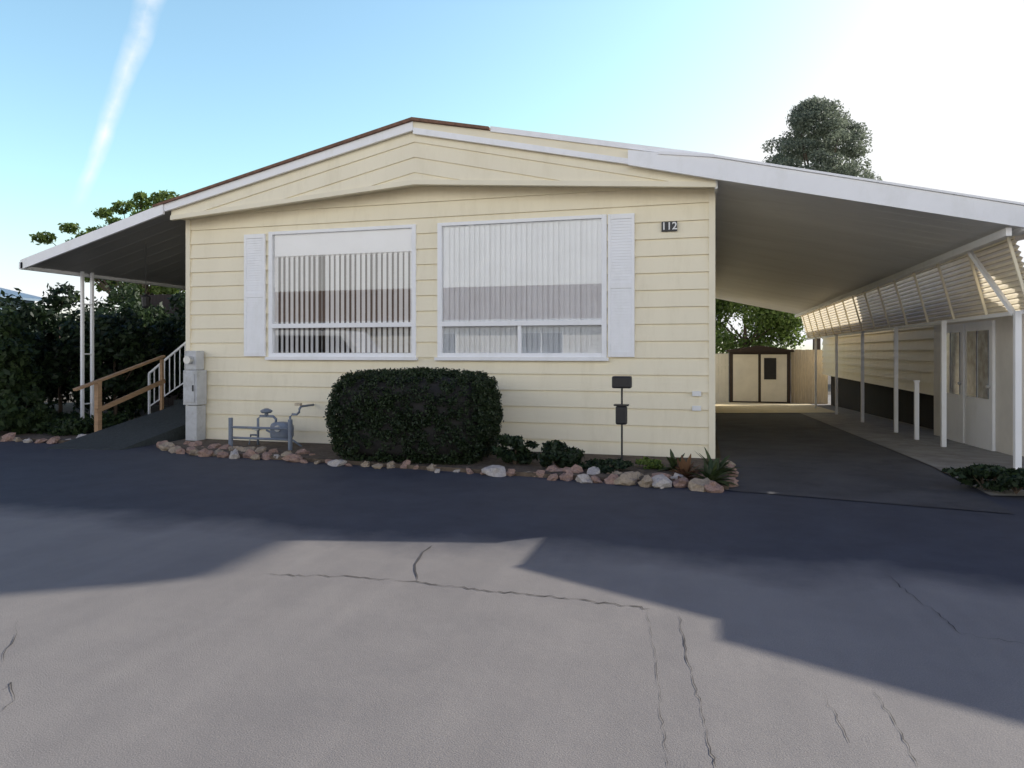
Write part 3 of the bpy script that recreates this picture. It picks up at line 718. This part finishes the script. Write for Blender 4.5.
b = MB(); b.tube([(-6.62+dx,9.5,.05),(-6.62+dx,9.5,.46),(-6.58+dx,9.5,.5),(-6.35+dx,9.5,.5),(-6.3+dx,9.5,.46),(-6.3+dx,9.5,.4)],.02,10)
b.tube([(-6.05+dx,9.5,.4),(-6.05+dx,9.5,.50),(-6.01+dx,9.5,.54),(-5.93+dx,9.5,.54),(-5.89+dx,9.5,.58),(-5.89+dx,9.5,.62),(-5.89+dx,9.55,.66),(-5.89+dx,9.9,.66)],.018,10)
b.tube([(-6.47+dx,9.5,.5),(-6.47+dx,9.5,.56)],.03,10)
b.tube([(-6.62+dx,9.5,.2),(-6.75+dx,9.5,.2),(-6.78+dx,9.5,.05)],.016,8)
b.tube([(-6.47+dx,9.5,.28),(-6.3+dx,9.5,.22),(-6.0+dx,9.5,.14),(-5.85+dx,9.5,.05)],.016,8)
b.build('pipe', M['gas'], gm, smooth=True)
core((-6.18+dx,9.48,.28),.17,.11,.14,4.5,24,14).build('meter_body', M['gas'], gm, smooth=True)
MB().tube([(-6.18+dx,9.35,.33),(-6.18+dx,9.38,.33)],.05,16).build('dial', M['alu'], gm)
b = MB(); b.tube([(-6.47+dx,9.5,.55),(-6.47+dx,9.5,.57),(-6.47+dx,9.5,.59),(-6.47+dx,9.5,.62)],[.07,.09,.09,.03],18); b.tube([(-6.47+dx,9.42,.59),(-6.47+dx,9.58,.59)],.018,8)
b.build('regulator', M['gas'], gm, smooth=False)
b = MB(); b.tube([(-6.62+dx,9.44,.3),(-6.62+dx,9.56,.3)],.028,10); b.box(-6.68+dx,-6.56+dx,9.425,9.438,.288,.312); b.build('valve', M['alu'], gm)
MB().box(-6.03,-5.94,9.40,9.47,.68,.72).build('tag', M['fence'], gm)
gd = thing('pipe_guard', 'low grey blue pipe barrier around the gas meter', 'barrier', (-6.3,9.1,.05))
for x in (-6.95,-5.92): MB().tube([(x,9.12,0),(x,9.12,.50)],.033,12).build('post', M['gas'], gd, smooth=False)
for z in (.2,.36): MB().tube([(-6.95,9.12,z),(-5.92,9.12,z)],.018,10).build('rail', M['gas'], gd, smooth=True)
p = onG(621,474); px, py = p[0], 8.75
bp = thing('post_light', 'slim black stake carrying two small dark boxes in front of the wall', 'post', (px,py,.05))
MB().tube([(px,py,.0),(px,py,1.17)],.012,8).build('stake', M['black'], bp)
MB().box(px-.12,px+.12,py-.06,py+.08,1.05,1.20).build('upper_box', M['black'], bp, bevel=.02)
MB().box(px-.075,px+.065,py-.05,py+.05,.60,.83).build('lower_box', M['black'], bp, bevel=.02)
MB().box(px-.095,px+.085,py-.065,py+.065,.832,.85).build('lid', M['black'], bp)
# ------------------------------------------------------------ sky, sun, camera
DS = Vector((1.65,1.31,1.0)).normalized(); EL = math.asin(DS.z); AZ = math.atan2(DS.x, DS.y)
w = bpy.data.worlds.new('World'); S.world = w; w.use_nodes = True
N = w.node_tree.nodes; L = w.node_tree.links; bg = N['Background']
sk = N.new('ShaderNodeTexSky'); sk.sky_type = 'NISHITA'; sk.sun_disc = False; sk.sun_elevation = EL; sk.sun_rotation = AZ
sk.air_density = 1.0; sk.dust_density = 1.3; sk.ozone_density = 1.0; sk.altitude = 0
tc = N.new('ShaderNodeTexCoord')
d1 = Vector(ray(152,0)).normalized(); d2 = Vector(ray(84,190)).normalized(); nn = d1.cross(d2).normalized()
def vm(op, a, bvec):
    n = N.new('ShaderNodeVectorMath'); n.operation = op; L.new(a, n.inputs[0])
    if isinstance(bvec, (tuple, Vector)): n.inputs[1].default_value = bvec
    else: L.new(bvec, n.inputs[1])
    return n
def mth(op, a, b_=None, c=None):
    n = N.new('ShaderNodeMath'); n.operation = op
    for i, q in enumerate((a,b_,c)):
        if q is None: continue
        if isinstance(q,(int,float)): n.inputs[i].default_value = q
        else: L.new(q, n.inputs[i])
    return n.outputs[0]
sz = N.new('ShaderNodeSeparateXYZ'); L.new(tc.outputs['Generated'], sz.inputs[0])
def smooth(src, lo, hi):
    n = N.new('ShaderNodeMapRange'); n.interpolation_type = 'SMOOTHSTEP'; n.inputs[1].default_value = lo; n.inputs[2].default_value = hi; L.new(src, n.inputs[0]); return n.outputs[0]
# hazy low sky, added fill behind the camera for the front wall, blue overhead
backlow = mix(N, L, smooth(sz.outputs[2], .26, .46), (20,19.4,17.2), (.5,.8,1.35))
ys_ = smooth(sz.outputs[1], -.25, .2)
low = mix(N, L, ys_, backlow, (1.9,2.2,2.0))
gain = mix(N, L, smooth(sz.outputs[2], .44, .56), low, (.22,.36,.76))
skyc = mix(N, L, 1.0, sk.outputs[0], gain, 'MULTIPLY')
lim = mix(N, L, ys_, (12.4,12.3,12.0), (6.9,7.0,7.1))
skyc = vm('MINIMUM', skyc, lim).outputs[0]
dt = vm('DOT_PRODUCT', tc.outputs['Generated'], nn).outputs['Value']
ns_ = N.new('ShaderNodeTexNoise'); ns_.inputs['Scale'].default_value = 9; ns_.inputs['Detail'].default_value = 6; L.new(tc.outputs['Generated'], ns_.inputs['Vector'])
off = mth('MULTIPLY_ADD', ns_.outputs[0], .02, -.010)
ab = mth('ABSOLUTE', mth('ADD', dt, off))
wd = mth('MULTIPLY_ADD', sz.outputs[2], .034, .003)
mk = mth('SUBTRACT', 1.0, mth('DIVIDE', ab, wd)); mk = mth('MAXIMUM', mk, 0.0)
al = smooth(sz.outputs[2], .165, .23)
hf = vm('DOT_PRODUCT', tc.outputs['Generated'], d1).outputs['Value']
mk = mth('MULTIPLY', mth('MULTIPLY', mk, al), smooth(hf, .5, .7))
ns2 = N.new('ShaderNodeTexNoise'); ns2.inputs['Scale'].default_value = 26; ns2.inputs['Detail'].default_value = 6; L.new(tc.outputs['Generated'], ns2.inputs['Vector'])
mk = mth('MULTIPLY', mk, mth('MAXIMUM', mth('MULTIPLY_ADD', ns2.outputs[0], 2.2, -.55), 0.05))
mx = mix(N, L, mk, skyc, (7,7.2,7.4))
L.new(mx, bg.inputs[0]); bg.inputs[1].default_value = .15
sl = bpy.data.lights.new('sun','SUN'); sl.energy = 5; sl.angle = math.radians(.35); sl.color = (1,.95,.89)
so = bpy.data.objects.new('sun', sl); COL.objects.link(so); so.rotation_euler = DS.to_track_quat('Z','Y').to_euler()
cam = bpy.data.cameras.new('camera'); co = bpy.data.objects.new('camera', cam); COL.objects.link(co)
co.location = (0,0,H); co.rotation_euler = (math.pi/2,0,A); cam.lens = 36*FP/1024; cam.sensor_width = 36
cam.shift_y = -(384-HZ)/1024; cam.clip_end = 3000; cam.clip_start = .05
S.camera = co
S.view_settings.view_transform = 'Standard'; S.view_settings.look = 'None'; S.view_settings.exposure = 0
